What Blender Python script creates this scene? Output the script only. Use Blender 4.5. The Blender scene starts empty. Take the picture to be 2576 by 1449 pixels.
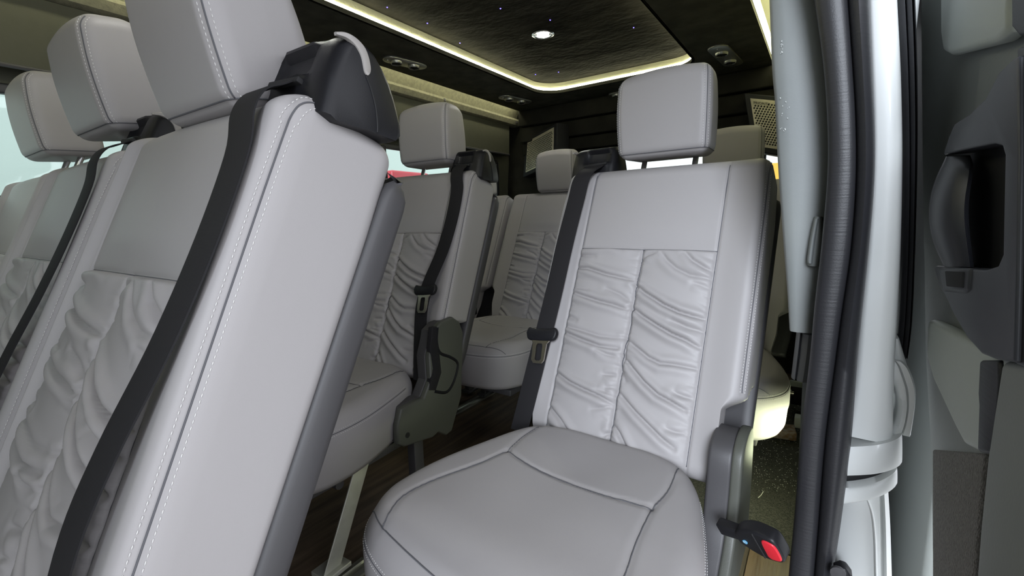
import bpy, bmesh, math, random
import numpy as np
from mathutils import Vector, Matrix
from mathutils.bvhtree import BVHTree
S = bpy.context.scene
COL = S.collection
# ------------------------------------------------------------ camera (real lens, standing in the side doorway)
FPX = 1132.5; YAW, PIT, ROL = [math.radians(a) for a in (34.7, -8.77, -1.3)]
ZC = 0.85                                     # camera height over the cabin floor
CAM = np.array([0, 0, ZC])
fw = np.array([-math.sin(YAW)*math.cos(PIT), math.cos(YAW)*math.cos(PIT), math.sin(PIT)])
rt = np.array([math.cos(YAW), math.sin(YAW), 0.0]); upv = np.cross(rt, fw)
rt, upv = math.cos(ROL)*rt + math.sin(ROL)*upv, -math.sin(ROL)*rt + math.cos(ROL)*upv
cam = bpy.data.objects.new('camera', bpy.data.cameras.new('camera')); COL.objects.link(cam)
M4 = Matrix([list(rt)+[0], list(upv)+[0], list(-fw)+[0], [0, 0, 0, 1]]).transposed()
M4.translation = Vector(CAM); cam.matrix_world = M4
cam.data.sensor_width = 36; cam.data.lens = FPX/2576*36; cam.data.clip_start = 0.02
S.camera = cam
# ------------------------------------------------------------ daylight and exposure
W = bpy.data.worlds.new('daylight'); S.world = W; W.use_nodes = True
nt = W.node_tree; bg = nt.nodes['Background']
bg.inputs[0].default_value = (0.90, 0.93, 1.0, 1); bg.inputs[1].default_value = 2.1
sl = bpy.data.lights.new('soft_sun', 'SUN'); sl.energy = 3.3; sl.angle = math.radians(24); sl.color = (0.83, 0.90, 1.0)
so = bpy.data.objects.new('soft_sun', sl); COL.objects.link(so); so.rotation_euler = Vector((-0.30, 0.85, -0.36)).to_track_quat('-Z', 'Y').to_euler()
S.view_settings.view_transform = 'Standard'; S.view_settings.look = 'None'
S.view_settings.exposure = 0.22; S.view_settings.gamma = 1.0; S.view_settings.use_curve_mapping = False
S.cycles.use_denoising = True
S.cycles.max_bounces = 8; S.cycles.diffuse_bounces = 5; S.cycles.glossy_bounces = 3; S.cycles.transparent_max_bounces = 8
S.cycles.caustics_reflective = False; S.cycles.caustics_refractive = False

# ------------------------------------------------------------ photo rays (used to measure real positions)
def ray(px, py): return fw + rt*(px-1288)/FPX - upv*(py-724.5)/FPX
def onz(px, py, z): r = ray(px, py); return CAM + r*(z-ZC)/r[2]
def onx(px, py, x): r = ray(px, py); return CAM + r*x/r[0]
def ony(px, py, y): r = ray(px, py); return CAM + r*y/r[1]
def onpl(px, py, P0, n):
    r = ray(px, py); return CAM + r*(((np.array(P0)-CAM) @ n)/(r @ n))
# ------------------------------------------------------------ materials
def nodes(name):
    m = bpy.data.materials.new(name); m.use_nodes = True
    t = m.node_tree; return m, t, t.nodes['Principled BSDF']
def mat(name, col, rough=0.5, metal=0.0, bump=None, var=None, spec=0.5, coat=0.0, emit=None, sheen=0.0):
    m, t, b = nodes(name)
    b.inputs['Base Color'].default_value = (*col, 1); b.inputs['Roughness'].default_value = rough
    b.inputs['Metallic'].default_value = metal; b.inputs['Specular IOR Level'].default_value = spec
    b.inputs['Coat Weight'].default_value = coat; b.inputs['Sheen Weight'].default_value = sheen
    if emit:
        b.inputs['Emission Color'].default_value = (*emit[0], 1); b.inputs['Emission Strength'].default_value = emit[1]
    tc = t.nodes.new('ShaderNodeTexCoord')
    if var:      # (scale, colour2, stretch)
        n = t.nodes.new('ShaderNodeTexNoise'); n.inputs['Scale'].default_value = var[0]; n.inputs['Detail'].default_value = 5
        mp = t.nodes.new('ShaderNodeMapping'); mp.inputs['Scale'].default_value = var[2] if len(var) > 2 else (1, 1, 1)
        t.links.new(tc.outputs['Object'], mp.inputs[0]); t.links.new(mp.outputs[0], n.inputs['Vector'])
        r = t.nodes.new('ShaderNodeValToRGB'); r.color_ramp.elements[0].position = 0.35; r.color_ramp.elements[1].position = 0.68
        r.color_ramp.elements[0].color = (*col, 1); r.color_ramp.elements[1].color = (*var[1], 1)
        t.links.new(n.outputs[0], r.inputs[0]); t.links.new(r.outputs[0], b.inputs['Base Color'])
    if bump:     # list of (scale, strength, distance, stretch)
        prev = None
        for bp in bump:
            sc, st, d = bp[:3]
            n = t.nodes.new('ShaderNodeTexNoise'); n.inputs['Scale'].default_value = sc; n.inputs['Detail'].default_value = 3
            mp = t.nodes.new('ShaderNodeMapping'); mp.inputs['Scale'].default_value = bp[3] if len(bp) > 3 else (1, 1, 1)
            t.links.new(tc.outputs['Object'], mp.inputs[0]); t.links.new(mp.outputs[0], n.inputs['Vector'])
            bn = t.nodes.new('ShaderNodeBump'); bn.inputs['Strength'].default_value = st; bn.inputs['Distance'].default_value = d
            t.links.new(n.outputs[0], bn.inputs['Height'])
            if prev: t.links.new(prev.outputs[0], bn.inputs['Normal'])
            prev = bn
        t.links.new(prev.outputs[0], b.inputs['Normal'])
    return m
def weave(name, col, col2, axis, scale, rough=0.55, st=0.6):
    m = mat(name, col, rough); t = m.node_tree; b = t.nodes['Principled BSDF']
    tc = t.nodes.new('ShaderNodeTexCoord'); w = t.nodes.new('ShaderNodeTexWave'); w.bands_direction = axis; w.inputs['Scale'].default_value = scale
    w.inputs['Distortion'].default_value = 1.2; w.inputs['Detail'].default_value = 2; w.inputs['Detail Scale'].default_value = 3
    t.links.new(tc.outputs['Object'], w.inputs[0])
    r = t.nodes.new('ShaderNodeValToRGB'); r.color_ramp.elements[0].color = (*col, 1); r.color_ramp.elements[1].color = (*col2, 1)
    t.links.new(w.outputs[0], r.inputs[0]); t.links.new(r.outputs[0], b.inputs['Base Color'])
    bn = t.nodes.new('ShaderNodeBump'); bn.inputs['Strength'].default_value = st; bn.inputs['Distance'].default_value = 0.0006
    t.links.new(w.outputs[0], bn.inputs['Height']); t.links.new(bn.outputs[0], b.inputs['Normal'])
    return m
LEATHER = mat('grey_leather', (0.340, 0.324, 0.325), 0.5, bump=[(900, 0.12, 0.0006), (14, 0.12, 0.006)], spec=0.35)
THREAD = mat('pale_thread', (0.72, 0.71, 0.70), 0.7)
SEAMC = mat('seam_groove_shade', (0.10, 0.10, 0.11), 0.8)  # dark tubes laid along the seams stand in for shade in the grooves
BLACK = mat('black_plastic', (0.010, 0.010, 0.012), 0.42, bump=[(700, 0.2, 0.0005)], spec=0.3)
SHELL = mat('charcoal_shell_plastic', (0.055, 0.053, 0.056), 0.5, bump=[(800, 0.2, 0.0005)])
COVER = mat('grey_green_plastic', (0.075, 0.078, 0.066), 0.45, bump=[(600, 0.25, 0.0006)])
BELT = weave('belt_webbing', (0.011, 0.0105, 0.012), (0.022, 0.021, 0.023), 'Z', 420, 0.75, 0.2)
BELT.node_tree.nodes['Principled BSDF'].inputs['Specular IOR Level'].default_value = 0.25
CHROME = mat('chrome', (0.88, 0.88, 0.89), 0.22, 1.0)
STEEL = mat('painted_steel', (0.62, 0.62, 0.55), 0.38, 0.6, var=(18, (0.5, 0.5, 0.44)))
TANG = mat('latch_steel', (0.62, 0.58, 0.50), 0.25, 1.0)
INSET = mat('pale_inset_plastic', (0.34, 0.32, 0.305), 0.45)
RED = mat('red_button', (0.62, 0.02, 0.035), 0.4)
SUEDE = mat('dark_suede', (0.013, 0.012, 0.010), 0.95, var=(9, (0.024, 0.022, 0.018), (1, 1.4, 1)),
            bump=[(28, 0.6, 0.006, (1, 1.6, 1)), (7, 0.6, 0.02, (1, 1.5, 1))], spec=0.08)
SUEDE3 = mat('soffit_suede', (0.055, 0.053, 0.042), 0.95, var=(14, (0.085, 0.082, 0.064)), bump=[(70, 0.35, 0.003), (10, 0.3, 0.008)], spec=0.08)
SUEDE2 = mat('olive_suede', (0.012, 0.0115, 0.009), 0.9, var=(12, (0.020, 0.019, 0.015)), bump=[(60, 0.3, 0.002)], spec=0.15)
OLIVE = mat('olive_fabric', (0.068, 0.068, 0.046), 0.85, var=(40, (0.072, 0.072, 0.050)), bump=[(300, 0.3, 0.001)])
BEIGE = mat('beige_headliner', (0.12, 0.115, 0.08), 0.85, var=(60, (0.17, 0.16, 0.11)), bump=[(200, 0.5, 0.002)])
CREAM = mat('cream_vinyl', (0.62, 0.60, 0.42), 0.7, bump=[(60, 0.6, 0.004)])
LED = mat('led_strip', (1, 1, 0.8), 0.5, emit=((1.0, 0.98, 0.66), 23.0))
LEDW = mat('led_strip_side', (1, 1, 0.8), 0.5, emit=((1.0, 1.0, 0.62), 7.0))
LEDR = mat('led_strip_bright', (1, 1, 0.8), 0.5, emit=((0.93, 1.0, 0.64), 48.0))
DOWN = mat('lamp_emitter', (1, 1, 1), 0.5, emit=((0.98, 0.98, 0.90), 260.0))
STAR = mat('fibre_star', (0.2, 0.15, 0.9), 0.5, emit=((0.16, 0.12, 1.0), 3.0))
WHITE = mat('white_paint', (0.78, 0.80, 0.79), 0.45, coat=0.15, bump=[(6, 0.08, 0.01)])
TRIMG = mat('grey_trim_plastic', (0.20, 0.215, 0.215), 0.55, var=(7, (0.23, 0.245, 0.24)), bump=[(400, 0.15, 0.0008)])
RUBBER = mat('black_rubber', (0.020, 0.020, 0.023), 0.45, bump=[(500, 0.25, 0.0006), (60, 0.25, 0.0015, (0.1, 0.1, 5))])
DOORG = mat('door_grey_plastic', (0.24, 0.255, 0.24), 0.5, bump=[(300, 0.2, 0.001)])
DOORL = mat('door_light_plastic', (0.50, 0.54, 0.51), 0.45, bump=[(200, 0.15, 0.001)])
CARPET = mat('grey_carpet', (0.12, 0.115, 0.11), 0.95, var=(260, (0.30, 0.29, 0.28), (3, 3, 1)), bump=[(420, 1.0, 0.004, (2, 2, 0.7))], sheen=0.4)
HANDLE = mat('handle_plastic', (0.038, 0.040, 0.048), 0.40, bump=[(900, 0.15, 0.0004)])
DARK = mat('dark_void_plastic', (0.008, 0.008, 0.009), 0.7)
GRILLE = mat('champagne_metal', (0.46, 0.42, 0.32), 0.45, 0.4, var=(30, (0.56, 0.52, 0.40)))
HOLE = mat('grille_hole', (0.006, 0.006, 0.006), 0.9)
VENTM = mat('vent_grey', (0.30, 0.30, 0.28), 0.28, 0.7)
RUST = mat('rusty_steel', (0.34, 0.20, 0.12), 0.6, 0.4, var=(60, (0.55, 0.48, 0.42)))
BLUE = mat('blue_sticker', (0.12, 0.38, 0.62), 0.5)
WFLAKE = mat('pale_debris', (0.7, 0.68, 0.6), 0.8)
FLOORB = mat('black_floor_mat', (0.016, 0.016, 0.014), 0.8, var=(320, (0.10, 0.096, 0.08)), bump=[(300, 0.6, 0.002)])
def wood(name, c1, c2):
    m = mat(name, c1, 0.42, var=(5, c2, (9, 0.7, 1)), bump=[(25, 0.3, 0.002, (6, 0.4, 1))]); return m
WOODD = wood('dark_walnut_vinyl', (0.055, 0.040, 0.028), (0.14, 0.10, 0.072))
WOODL = wood('oak_vinyl', (0.12, 0.07, 0.035), (0.22, 0.14, 0.075))
def glass_mat():
    m = bpy.data.materials.new('window_glass'); m.use_nodes = True; t = m.node_tree; t.nodes.clear()
    o = t.nodes.new('ShaderNodeOutputMaterial'); mx = t.nodes.new('ShaderNodeMixShader'); tr = t.nodes.new('ShaderNodeBsdfTransparent')
    tr.inputs[0].default_value = (0.80, 0.86, 0.83, 1); g = t.nodes.new('ShaderNodeBsdfGlossy'); g.inputs['Roughness'].default_value = 0.05
    mx.inputs[0].default_value = 0.06; t.links.new(tr.outputs[0], mx.inputs[1]); t.links.new(g.outputs[0], mx.inputs[2]); t.links.new(mx.outputs[0], o.inputs[0])
    return m
GLASS = glass_mat()
# ------------------------------------------------------------ object helpers
def tag(o, label=None, cat=None, group=None, kind=None):
    if label: o['label'] = label
    if cat: o['category'] = cat
    if group: o['group'] = group
    if kind: o['kind'] = kind
    return o
def empty(name, loc=(0, 0, 0), rz=0):
    o = bpy.data.objects.new(name, None); COL.objects.link(o); o.location = loc; o.rotation_euler = (0, 0, rz); o.empty_display_size = 0.05
    return o
def link(name, me, m, parent=None, smooth=True, ang=None):
    if m is not None:
        me.materials.clear(); me.materials.append(m)
    if smooth:
        me.shade_smooth()
        if ang: me.set_sharp_from_angle(angle=math.radians(ang))
    o = bpy.data.objects.new(name, me); COL.objects.link(o)
    if parent: o.parent = parent
    return o
def pymesh(name, V, F):
    me = bpy.data.meshes.new(name); me.from_pydata([tuple(map(float, v)) for v in V], [], [tuple(map(int, f)) for f in F]); me.update(); return me
def fixn(me):
    b = bmesh.new(); b.from_mesh(me); bmesh.ops.recalc_face_normals(b, faces=b.faces); b.to_mesh(me); b.free(); return me
class MB:                                    # several shapes collected into ONE mesh
    def __init__(s): s.V = []; s.F = []
    def add(s, V, F):
        n = len(s.V); s.V += [tuple(v) for v in V]; s.F += [tuple(i+n for i in f) for f in F]; return s
    def box(s, c, h, R=None, r=0.0):
        bm = bmesh.new(); bmesh.ops.create_cube(bm, size=2)
        for v in bm.verts: v.co = Vector((v.co.x*h[0], v.co.y*h[1], v.co.z*h[2]))
        if r: bmesh.ops.bevel(bm, geom=bm.edges[:], offset=r, segments=3, profile=0.5, affect='EDGES')
        if R is not None: bmesh.ops.transform(bm, matrix=R, verts=bm.verts)
        for v in bm.verts: v.co += Vector(c)
        bm.verts.index_update(); s.add([v.co[:] for v in bm.verts], [[v.index for v in f.verts] for f in bm.faces]); bm.free(); return s
    def tube(s, pts, r, n=8, caps=True):
        pts = [Vector(p) for p in pts]; V = []; F = []; ref = None
        for i, p in enumerate(pts):
            d = (pts[min(i+1, len(pts)-1)] - pts[max(i-1, 0)]).normalized()
            if ref is None: ref = d.orthogonal().normalized()
            ref = (ref - d*ref.dot(d)).normalized(); b = d.cross(ref)
            rr = r[i] if isinstance(r, (list, tuple)) else r
            for k in range(n):
                a = 2*math.pi*k/n; V.append((p + (ref*math.cos(a)+b*math.sin(a))*rr)[:])
        for i in range(len(pts)-1):
            for k in range(n): F.append((i*n+k, i*n+(k+1) % n, (i+1)*n+(k+1) % n, (i+1)*n+k))
        if caps: F.append(tuple(range(n))[::-1]); F.append(tuple((len(pts)-1)*n+k for k in range(n)))
        return s.add(V, F)
    def loft(s, rings, closed=True, caps=True):
        n = len(rings[0]); V = [tuple(p) for r in rings for p in r]; F = []
        for i in range(len(rings)-1):
            for k in range(n if closed else n-1): F.append((i*n+k, i*n+(k+1) % n, (i+1)*n+(k+1) % n, (i+1)*n+k))
        if caps and closed: F.append(tuple(range(n))[::-1]); F.append(tuple((len(rings)-1)*n+k for k in range(n)))
        return s.add(V, F)
    def lathe(s, prof, c, axis=(0, 0, 1), n=28):
        ax = Vector(axis).normalized(); a = ax.orthogonal().normalized(); b = ax.cross(a); c = Vector(c)
        rings = [[(c + ax*h + (a*math.cos(t)+b*math.sin(t))*max(r, 1e-5))[:] for t in [2*math.pi*k/n for k in range(n)]] for r, h in prof]
        return s.loft(rings)
    def prism(s, pts, vec, r=0.0, seg=3):    # 3-D polygon extruded by vec, edges bevelled
        bm = bmesh.new(); vs = [bm.verts.new(Vector(p)) for p in pts]; f = bm.faces.new(vs)
        e = bmesh.ops.extrude_face_region(bm, geom=[f]); nv = [g for g in e['geom'] if isinstance(g, bmesh.types.BMVert)]
        for v in nv: v.co += Vector(vec)
        bmesh.ops.recalc_face_normals(bm, faces=bm.faces)
        if r:
            ed = [x for x in bm.edges if len(x.link_faces) == 2 and x.calc_face_angle(0) > 1.0]
            bmesh.ops.bevel(bm, geom=ed, offset=r, segments=seg, profile=0.5, affect='EDGES', clamp_overlap=True)
        bm.verts.index_update(); s.add([v.co[:] for v in bm.verts], [[v.index for v in f.verts] for f in bm.faces]); bm.free(); return s
    def build(s, name, m, parent=None, smooth=True, ang=40, fix=True):
        me = pymesh(name, s.V, s.F)
        if fix: fixn(me)
        return link(name, me, m, parent, smooth, ang)
def sm(a, b, x): t = np.clip((x-a)/(b-a), 0, 1); return t*t*(3-2*t)
def spl(pts, n):                             # Catmull-Rom through points
    P = np.array(pts, float); P = np.vstack([2*P[0]-P[1], P, 2*P[-1]-P[-2]]); out = []
    m = len(P)-3
    for k in range(n):
        t = k/(n-1)*m; i = min(int(t), m-1); t -= i; a, b, c, d = P[i:i+4]
        out.append(0.5*((2*b)+(-a+c)*t+(2*a-5*b+4*c-d)*t*t+(-a+3*b-3*c+d)*t**3))
    return np.array(out)
def axis_pts(h, r, n, k=5):
    inner = h-r; a = [-(inner+r*math.tan(math.pi/4*(1-i/k))) for i in range(k)]
    return a + list(np.linspace(-inner, inner, n+1)) + [-x for x in a[::-1]]
def rbox(h, r, n, k=5):
    """rounded box surface: vertices and unit normals"""
    ax = [axis_pts(h[i], r, n[i], k) for i in range(3)]; L = [len(a) for a in ax]; idx = {}; V = []; F = []
    def vid(i, j, l):
        q = (i, j, l)
        if q not in idx: idx[q] = len(V); V.append((ax[0][i], ax[1][j], ax[2][l]))
        return idx[q]
    X, Y, Z = L[0]-1, L[1]-1, L[2]-1
    for i in range(X):
        for l in range(Z):
            F.append((vid(i, 0, l), vid(i+1, 0, l), vid(i+1, 0, l+1), vid(i, 0, l+1))); F.append((vid(i, Y, l), vid(i, Y, l+1), vid(i+1, Y, l+1), vid(i+1, Y, l)))
    for j in range(Y):
        for l in range(Z):
            F.append((vid(0, j, l), vid(0, j, l+1), vid(0, j+1, l+1), vid(0, j+1, l))); F.append((vid(X, j, l), vid(X, j+1, l), vid(X, j+1, l+1), vid(X, j, l+1)))
    for i in range(X):
        for j in range(Y):
            F.append((vid(i, j, 0), vid(i, j+1, 0), vid(i+1, j+1, 0), vid(i+1, j, 0))); F.append((vid(i, j, Z), vid(i+1, j, Z), vid(i+1, j+1, Z), vid(i, j+1, Z)))
    P = np.array(V); inner = np.array(h)-r; c = np.clip(P, -inner, inner); d = P-c
    ln = np.linalg.norm(d, axis=1, keepdims=True); ln[ln == 0] = 1; N = d/ln
    return c+N*r, N, F
def bvh_of(me): return BVHTree.FromPolygons([v.co[:] for v in me.vertices], [p.vertices[:] for p in me.polygons])
def cast(bv, o, d, off=0.0):
    d = Vector(d).normalized(); h = bv.ray_cast(Vector(o), d)
    return None if h[0] is None else (h[0] - d*off)
def dashes(mb, pts, ln=0.0034, gap=0.0022, r=0.00047):
    P = [np.array(p) for p in pts]; d = [0]
    for a, b in zip(P, P[1:]): d.append(d[-1]+np.linalg.norm(b-a))
    def at(s):
        i = min(max(np.searchsorted(d, s)-1, 0), len(P)-2); return P[i]+(P[i+1]-P[i])*((s-d[i])/max(d[i+1]-d[i], 1e-9))
    s = 0
    while s+ln < d[-1]: mb.tube([at(s), at(s+ln/2), at(s+ln)], [r*.6, r, r*.6], 5); s += ln+gap

# ------------------------------------------------------------ SEAT
ZS = 0.445                                   # seat frame origin over floor (hinge line of the backrest)
def c1(x, y): return (1250+x/3.4347, 350+y/3.4347)
def c2(x, y): return (1250+x/3.4347, 750+y/3.4347)
BP = (-0.338, 0.860, ZS, 23.9, -1.9)         # pose of the seat by the door: the creases are measured on it
def on_back(px, py, pose=BP, w=0.0):
    x, y, z, th, ya = pose; t = math.radians(th); a = math.radians(ya)
    o = np.array([x, y, z]); Rz = np.array([[math.cos(a), -math.sin(a), 0], [math.sin(a), math.cos(a), 0], [0, 0, 1]])
    Vv = Rz @ [0, math.sin(t), math.cos(t)]; Nn = Rz @ [0, -math.cos(t), math.sin(t)]; U = Rz @ [1, 0, 0]
    P = onpl(px, py, o+w*Nn, Nn)-o; return P @ U, P @ Vv
FOLD = [(c1, .5, [(665, 1005), (760, 1012), (860, 1020)]), (c1, 1, [(640, 1105), (800, 1125), (960, 1180), (1190, 1228)]),
 (c1, .4, [(590, 1245), (700, 1290), (800, 1310)]), (c1, 1, [(590, 1300), (760, 1365), (900, 1412), (1000, 1436), (1140, 1480)]),
 (c1, .5, [(960, 1300), (1080, 1350), (1140, 1400)]), (c2, .6, [(540, 110), (600, 150), (700, 190)]),
 (c2, 1, [(510, 265), (620, 310), (760, 370), (900, 420), (1050, 440)]), (c2, .5, [(510, 215), (620, 250), (760, 290), (900, 335), (1090, 355)]),
 (c2, .6, [(870, 450), (960, 490), (1060, 515)]), (c2, 1.2, [(445, 610), (540, 660), (640, 730), (760, 790), (900, 850), (1010, 915)]),
 (c2, .5, [(930, 660), (1030, 668)]), (c2, .5, [(950, 772), (1030, 775)]), (c2, .5, [(880, 790), (1010, 830)]),
 (c2, 1, [(425, 900), (480, 960), (560, 1050), (620, 1140), (690, 1240)]), (c2, .9, [(410, 1020), (440, 1090), (520, 1160), (570, 1200)]),
 (c2, .4, [(830, 960), (930, 950), (1010, 935)]), (c2, .5, [(930, 1190), (995, 1155)]),
 (c1, .6, [(1430, 990), (1480, 1060), (1560, 1130), (1680, 1190), (1850, 1215)]), (c1, .8, [(1630, 985), (1700, 1060), (1800, 1120), (1880, 1155)]),
 (c1, 1.4, [(1200, 1265), (1290, 1340), (1400, 1410), (1450, 1443), (1580, 1503), (1700, 1538), (1790, 1558)]), (c1, .4, [(1700, 1250), (1830, 1285)]),
 (c2, 1.4, [(1165, 80), (1270, 165), (1400, 250), (1520, 320), (1640, 370), (1750, 435)]), (c2, .6, [(1520, 200), (1650, 260), (1795, 300)]),
 (c2, 1, [(1115, 350), (1210, 430), (1320, 520), (1420, 570), (1540, 580), (1715, 612)]), (c2, 1.2, [(1090, 500), (1170, 600), (1280, 730), (1400, 840), (1510, 900), (1635, 975)]),
 (c2, .7, [(1540, 820), (1610, 850), (1690, 870)]), (c2, 1, [(1040, 790), (1110, 880), (1210, 990), (1330, 1110), (1440, 1220), (1540, 1300)]),
 (c2, .5, [(1470, 1130), (1550, 1160), (1625, 1170)]), (c2, 1.1, [(1005, 1090), (1060, 1160), (1110, 1260), (1190, 1400)]), (c2, .4, [(1065, 590), (1120, 720)]),
 (c1, .6, [(700, 930), (840, 940), (1000, 935), (1100, 960)]), (c1, .5, [(1245, 1050), (1300, 1010), (1390, 985)])]
FOLDS = [(s, np.array([on_back(*f(*p)) for p in pts])) for f, s, pts in FOLD]
SP, SV, SB, ST = 0.155, 0.36, -0.09, 0.578   # panel half width, horizontal seam, bottom, top
def dist_poly(U, V, P):
    best = np.full(U.shape, 9.0); par = np.zeros(U.shape); sg = np.zeros(U.shape); n = len(P)-1
    for i in range(n):
        a, b = P[i], P[i+1]; ab = b-a; L2 = ab @ ab; t = np.clip(((U-a[0])*ab[0]+(V-a[1])*ab[1])/L2, 0, 1)
        dx = U-(a[0]+ab[0]*t); dy = V-(a[1]+ab[1]*t); d = np.hypot(dx, dy); k = d < best
        best = np.where(k, d, best); par = np.where(k, (i+t)/n, par); sg = np.where(k, np.sign(ab[0]*dy-ab[1]*dx)*d, sg)
    return best, par, sg
def front_relief(U, V):
    """height towards the sitter on the face of the backrest"""
    H = np.zeros(U.shape); A = np.abs(U)
    H += 0.012*sm(SP, 0.222, A)*sm(-.10, .02, V)
    inp = sm(SP+.002, SP-.004, A)
    H += -0.0035*np.exp(-((A-SP)/.0028)**2)*sm(ST+.01, ST-.02, V)               # long seams
    H += 0.006*inp*sm(SV, SV+.05, V)*(1-(U/SP)**2)
    low = inp*sm(SV+.002, SV-.004, V)
    H += -0.003*np.exp(-((V-SV)/.0025)**2)*inp
    H += low*(-0.0055*np.exp(-(U/.0035)**2) + 0.011*(np.clip(1-((A-SP/2)/(SP/2))**2, 0, 1))**.7)
    F = np.zeros(U.shape)
    for s, P in FOLDS:
        d, par, sg = dist_poly(U, V, P); env = np.sqrt(np.clip(np.sin(np.pi*np.clip(par, .0, 1))*.92+.12, 0, 1))
        F += 1.5*s*env*(-0.0052*np.exp(-(d/.0030)**2) + 0.0032*np.exp(-((sg-.010)/.008)**2) + 0.0044*np.exp(-((sg+.011)/.009)**2))
    rg = np.random.RandomState(4)
    for side, u0 in ((1, 0.0), (-1, 0.0), (-1, SP), (1, -SP)):                  # little puckers along the gathered seams
        v = -.07
        while v < SV-.01:
            ln = rg.uniform(.012, .034); sl = rg.uniform(-.5, .1)*side; a = rg.uniform(.5, 1.2)
            d, par, _ = dist_poly(U, V, np.array([[u0+side*.002, v], [u0+side*ln, v+sl*ln]])); F += -0.0024*a*(1-par)*np.exp(-(d/.0022)**2)
            v += rg.uniform(.009, .020)
    return H + F*low
def back_shape(P, N, dn=0.0):
    U, Yb, V = P[:, 0].copy(), P[:, 1].copy(), P[:, 2].copy(); front = np.clip(-N[:, 1], 0, 1)**1.5
    thick = (0.112+0.052*np.clip(V, 0, .6))/0.14
    Yb = np.where(Yb > .035, .035+(Yb-.035)*(thick*.14-.035)/.105, Yb)
    w_top = sm(.44, .59, V); U = U*(1-.025*w_top); 
    V = V - 0.012*sm(.03, -.01, Yb)*sm(.5, .57, V)
    nz = .080-dn+.030*sm(.02, .08, Yb)                       # the cover is cut away low on both sides
    t = sm(nz, nz-.035, V); lim = .203-.012*sm(0, -.08, V)
    U = U*(1-t)+np.clip(U, -lim, lim)*t
    Yb = Yb*(1-t)+np.minimum(Yb, .040+.03*np.clip(1-np.abs(U)/.2, 0, 1))*t
    rel = front_relief(U, V)
    Yb = Yb-rel*front
    ang = np.degrees(np.arctan2(np.abs(N[:, 0]), np.maximum(-N[:, 1], 1e-6))); g_ = (-0.0026*np.exp(-((ang-45)/5)**2)+.0010*np.exp(-((ang-62)/9)**2)+.0010*np.exp(-((ang-28)/9)**2))*(np.abs(N[:, 2]) < .75)*sm(.07, .10, V)
    U = U+np.sign(N[:, 0])*g_*.7; Yb = Yb-g_*.7
    return np.stack([U, Yb, V], 1)
h = ((.24), .07, (ST-SB)/2)
P, N, F = rbox(h, .027, (170, 5, 232), 6); P = P+np.array([0, .07, (ST+SB)/2])
Vb = back_shape(P, N); ME_BACK = pymesh('backrest', Vb, F); BV_BACK = bvh_of(ME_BACK); Vb2 = back_shape(P, N, .045); Vb2[:, 0] = np.where(Vb2[:, 0] < -.158, -.158+(Vb2[:, 0]+.158)*.24, Vb2[:, 0]); ME_BACK2 = pymesh('backrest', Vb2, F)
def on_front(u, v, off=0.0): return cast(BV_BACK, (u, -.3, v), (0, 1, 0), off)
def front_path(pts, off=0.0006, n=60):
    Q = spl(pts, n) if len(pts) > 2 else [np.array(pts[0])*(1-t)+np.array(pts[1])*t for t in np.linspace(0, 1, n)]
    return [p for p in (on_front(q[0], q[1], off) for q in Q) if p]
def seam_mesh():
    mb = MB()
    for s in (-1, 1):
        mb.tube(front_path([(s*SP, -.07), (s*SP, ST-.02)], -.0001, 90), .0011, 5)
    mb.tube(front_path([(-SP, SV), (SP, SV)], -.0001), .0010, 5)
    mb.tube(front_path([(0, -.085), (.0015, .05), (-.002, .12), (.002, .2), (-.001, .27), (0, SV)], .0000, 90), .0012, 5)
    return mb
def corner_path(s, k, v0, v1, n=120):
    out = []
    for v in np.linspace(v0, v1, n):
        p = cast(BV_BACK, (s*(.40), -.165+k, v), (-s, 1, 0), .0005)
        if p: out.append(p)
    if v1 > .5:
        for a in np.linspace(.05, 1.35, 30):
            d = Vector((s*.7, -.7*math.cos(a), .9*math.sin(a))).normalized(); q = Vector((s*.2005, .0345+k*.9*math.cos(a)*.5, v1)) + Vector((s*k*.9, 0, 0))
            p = cast(BV_BACK, (q+d*.4)[:], -d, .0005)
            if p and p[2] > out[-1][2]-.0005 and (p-out[-1]).length < .02: out.append(p)
    return out
def stitch_mesh(s):
    mb = MB()
    for k in (-.0085, .0085): dashes(mb, corner_path(s, k, .085, .53))
    return fixn(pymesh('stitching', mb.V, mb.F))
_sm = seam_mesh(); ME_SEAM = fixn(pymesh('seam', _sm.V, _sm.F))
def cseam(s): m_ = MB().tube(corner_path(s, 0, .085, .53), .0009, 5); return fixn(pymesh('corner_seam', m_.V, m_.F))
ME_CS = [cseam(s) for s in (-1, 1)]
ME_STITCH = [stitch_mesh(s) for s in (-1, 1)]
# headrest
def head_shape(P, N):
    X, Y, Z = P.T.copy(); t = (Z+.100)/.200
    X = X*(1-.10*np.clip((Y+.056)/.112, 0, 1))*(1+.04*np.sin(np.pi*np.clip(t, 0, 1))-.03*t-.04*(1-t))
    yf = np.clip(Y/.056, -1, 1); Z = Z-(.020*np.clip(yf, 0, 1)**2+.006*np.clip(-yf, 0, 1)**3)*sm(0, .10, Z); Y = Y*(1.10-.30*sm(.15, 1.0, t)*(Y > 0)) - .006*np.sin(np.pi*np.clip(t, 0, 1))*(Y < 0)
    Z = Z - .012*(np.abs(X)/.115)**2*sm(-.02, .09, Z)
    gro = np.exp(-((np.abs(P[:, 0])-.097)/.003)**2)
    Y = Y + .0010*gro*np.clip(-N[:, 1], 0, 1)
    gb = np.exp(-((P[:, 2]+.090)/.003)**2); Y = Y+.0018*gb*np.clip(-N[:, 1], 0, 1)
    return np.stack([X, Y, Z], 1)
P, N, F = rbox((.111, .056, .100), .024, (56, 16, 48), 7); Vh = head_shape(P, N); ME_HEAD = pymesh('headrest', Vh, F); BV_HEAD = bvh_of(ME_HEAD)
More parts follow.
